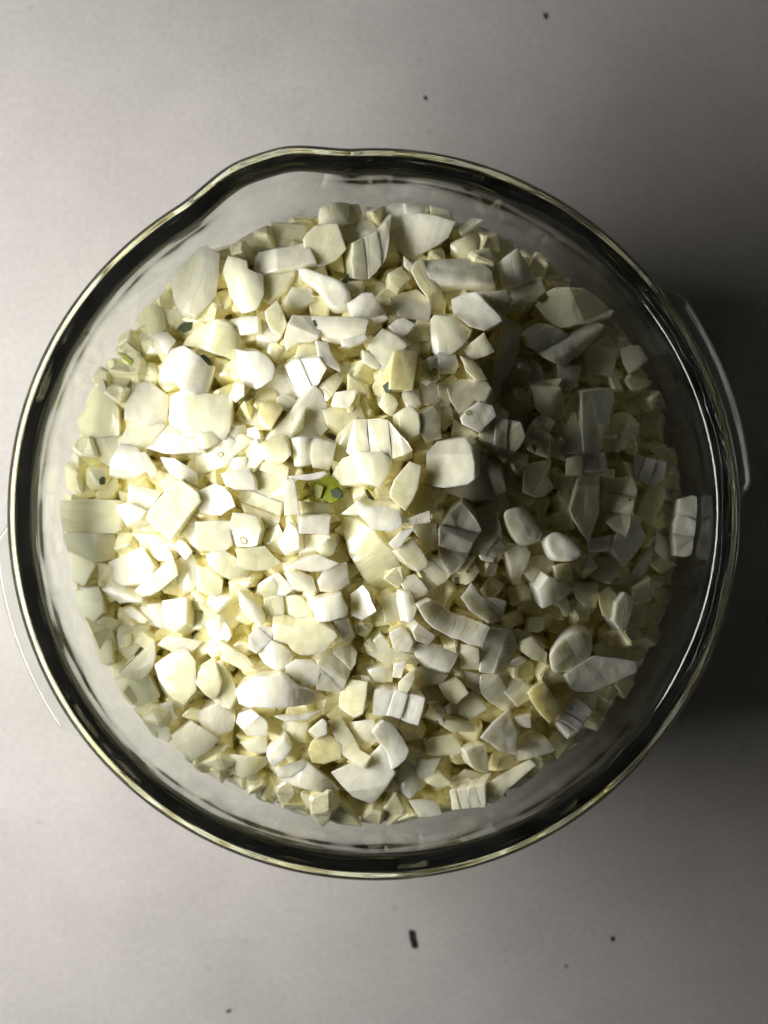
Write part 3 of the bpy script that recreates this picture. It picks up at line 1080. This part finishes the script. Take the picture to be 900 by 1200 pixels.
# pieces pressed against the glass further down
z = .014
while z < .084:
    rr = r_in(z) - .0052
    nn = int(2 * PI * rr / .0105)
    for k in range(nn):
        a = 2 * PI * (k + random.uniform(-.3, .3)) / nn
        add_bit(rr * math.cos(a), rr * math.sin(a), z + random.uniform(-.003, .003), random.uniform(.010, .016), random.uniform(.008, .012),
                random.uniform(.006, .010), -2.2 * math.cos(a), -2.2 * math.sin(a))
    z += .0085
for k in range(90):
    a = random.uniform(0, 2 * PI); r = .062 * math.sqrt(random.random())
    add_bit(r * math.cos(a), r * math.sin(a), .0145 + random.uniform(0, .004), .014, .011, .008, 0, 0)
me = bpy.data.meshes.new('diced_onion_bulk')
me.from_pydata([tuple(v) for v in VV], [], FF)
me.materials.append(ONION_BULK)
o = link('diced_onion_bulk', me)
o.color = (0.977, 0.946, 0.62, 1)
tag(o, 'mass of diced onion filling the bowl below the top pieces', kind='stuff')

# ------------------------------------------------------------------ green bits and crumbs
bpy.context.view_layer.update()
DG = bpy.context.evaluated_depsgraph_get()
EYE = Vector((CX, CY, ZC))


def hit(u, v):
    x, y = px(u, v, 0)
    d = (Vector((x, y, 0)) - EYE).normalized()
    ok, loc, nrm, _i, _o, _m = SC.ray_cast(DG, EYE, d)
    return loc, nrm


def bit(name, pix, mat, thick, label, cat, ring=False, group=None):
    cu = sum(p[0] for p in pix) / len(pix); cv = sum(p[1] for p in pix) / len(pix)
    global DG
    bpy.context.view_layer.update()
    DG = bpy.context.evaluated_depsgraph_get()
    loc, nrm = hit(cu, cv)
    if nrm.z < 0: nrm = -nrm
    if nrm.z < .75: nrm = (nrm + Vector((0, 0, 1.2))).normalized()
    if 'biggest yellow-green sprout' in label:
        x, y = px(cu, cv, .138)
        loc = Vector((x, y, heap(x, y) - .0065)); nrm = Vector((-.25, .1, 1)).normalized()
    P = [px(u, v, loc.z) for u, v in pix]
    gx, gy = -nrm.x / nrm.z, -nrm.y / nrm.z
    zf = lambda X, Y: loc.z + thick * .55 + gx * (X - loc.x) + gy * (Y - loc.y)
    if ring:
        P2 = ccw(P)
        c = Vector((loc.x, loc.y))
        for _ in range(2):
            P2 = [q for i in range(len(P2)) for q in (
                (P2[i][0] * .75 + P2[(i + 1) % len(P2)][0] * .25, P2[i][1] * .75 + P2[(i + 1) % len(P2)][1] * .25),
                (P2[i][0] * .25 + P2[(i + 1) % len(P2)][0] * .75, P2[i][1] * .25 + P2[(i + 1) % len(P2)][1] * .75))]
        bm = bmesh.new()
        rows = []
        for s, dz in ((1.0, -.6), (1.0, 0), (.85, .25), (.62, .0), (.6, -.6)):
            rows.append([bm.verts.new((c.x + (x - c.x) * s, c.y + (y - c.y) * s, zf(x, y) - thick * .4 + dz * thick)) for x, y in P2])
        for a in range(4):
            for i in range(len(P2)):
                j = (i + 1) % len(P2)
                bm.faces.new((rows[a][i], rows[a][j], rows[a + 1][j], rows[a + 1][i]))
        for f in bm.faces: f.smooth = True
    else:
        bm = round_piece(P, zf, (0, 0), thick, .3, 0, min(.0003, thick * .3)) if cat == 'crumb' else facet_piece(P, zf, (0, 0), thick, None, min(.0003, thick * .25))
    R = Matrix.Translation(-loc)
    bm.transform(R)
    m = bpy.data.meshes.new(name)
    bmesh.ops.recalc_face_normals(bm, faces=bm.faces)
    bm.to_mesh(m); bm.free()
    m.materials.append(mat)
    o = link(name, m)
    o.location = loc
    tag(o, label, cat, group)


BITS = [
    ('207,385 213,378 227,376 224,387 215,391', GREY_GREEN, .0012, 'dark grey-green triangular fleck in the hollow near the bright upper rim', False),
    ('234,417 239,415 250,429 244,428', GREY_GREEN, .0010, 'grey-green pointed sliver on the bright lobed onion lump', False),
    ('137,413 143,413 151,418 157,424 155,429 146,422', YELLOW_GREEN, .0010, 'bent yellow-green strip nearest the glass on the bright side', False),
    ('366,375 369,375 372,382 369,383', GREY_GREEN, .0006, 'tiny dark fleck on the long smooth slab', False),
    ('399,331 407,320 416,327 409,332', GREY_GREEN, .0012, 'grey-green tented scrap below the ribbed upright fan', False),
    ('448,452 455,447 460,459 452,461', GREY_GREEN, .0012, 'slate-grey scrap under the upright cream rectangle', False),
    ('449,490 456,487 464,490 462,498 452,497', OLIVE, .0016, 'olive bud beside the grooved centre block', False),
    ('427,573 431,574 440,586 442,594 436,592', GREY_GREEN, .0012, 'pointed grey-green sliver behind the white onion brick', False),
    ('360,565 372,563 386,557 402,566 403,582 390,590 374,584', YELLOW_GREEN, .0075, 'biggest yellow-green sprout core at the heap centre', False),
    ('386,575 394,571 402,577 399,585 390,583', GREY_GREEN, .0010, 'slate-grey chip on the biggest yellow-green core', False),
    ('364,574 371,567 380,570 376,584 368,586', OLIVE, .0016, 'pale olive flake lying on the biggest yellow-green core', False),
    ('168,531 174,529 184,537 188,545 183,547', YELLOW_GREEN, .0012, 'yellow-green curl below the slim arched strip', False),
    ('116,562 120,558 124,560 123,568 117,568', GREY_GREEN, .0010, 'small grey-green dot nearest the bright handle', False),
    ('214,561 217,561 223,570 221,572', OLIVE, .0008, 'thin olive sliver by the large diamond block', False),
    ('280,630 285,628 291,634 289,639 283,637', OLIVE, .0010, 'green-ringed germ on a rounded onion piece, lit slope', True),
    ('254,531 260,529 263,532 260,536 255,535', OLIVE, .0009, 'pale green ring on a flat block above the deep layered fan', True),
    ('504,434 509,430 514,434 511,441 506,441', OLIVE, .0009, 'pale green ring beside the upright cream rectangle, up on the ridge', True),
    ('545,484 549,480 553,482 552,486 547,487', OLIVE, .0009, 'smallest pale green ring, at the ridge by the ribbed block', True),
    ('623,521 626,520 628,527 626,531', GREY_GREEN, .0006, 'thin dark fleck on the shaded curved piece past the ribbed ridge block', False),
    ('648,572 653,568 658,572 656,579 649,578', GREY_GREEN, .0012, 'dark green scrap under the tiny shaded cube', False),
    ('629,351 639,342 642,348 634,356', GREY_GREEN, .0010, 'dark green scrap at the bright end of the long chunk', False),
    ('425,748 436,735 450,731 462,738 444,745 430,756', OLIVE, .0014, 'olive core fold low on the heap below the smooth tall mound', False),
    ('532,677 537,676 538,683 533,685', GREY_GREEN, .0008, 'small dark green scrap at the foot of the dark layered cliff', False),
    ('171,727 174,728 174,731 171,731', OLIVE, .0006, 'tiny olive dot beside the upright yellowish post', False),
]
CRUMBS = [
    ('478,1090 484,1089 486,1098 488,1110 483,1112 480,1101', .0016, 'black elongated crumb on the table below the bowl'),
    ('636,15 641,16 641,22 638,23', .0008, 'small dark speck on the table, far beyond the spout'),
    ('496,112 500,113 501,118 497,117', .0006, 'faint small speck on the table just beyond the spout'),
    ('264,1185 270,1182 271,1184 266,1187', .0006, 'thin dark fibre on the table near the bottom edge'),
    ('715,1098 719,1097 719,1103 716,1103', .0006, 'tiny dark speck on the dim table below the bowl'),
    ('662,1131 665,1130 665,1134 662,1134', .0005, 'faintest tiny speck on the table, between black crumb and dim corner'),
]

BG = 'green bits scattered among the onion'
for txt, mat, th, lab, ring in BITS:
    pix = [tuple(float(c) for c in t.split(',')) for t in txt.split()]
    bit('green_onion_bit', pix, mat, th, lab, 'green bit', ring, BG)
for txt, th, lab in CRUMBS:
    pix = [tuple(float(c) for c in t.split(',')) for t in txt.split()]
    bit('table_crumb', pix, CRUMB, th, lab, 'crumb', False, 'crumbs lying on the tabletop')
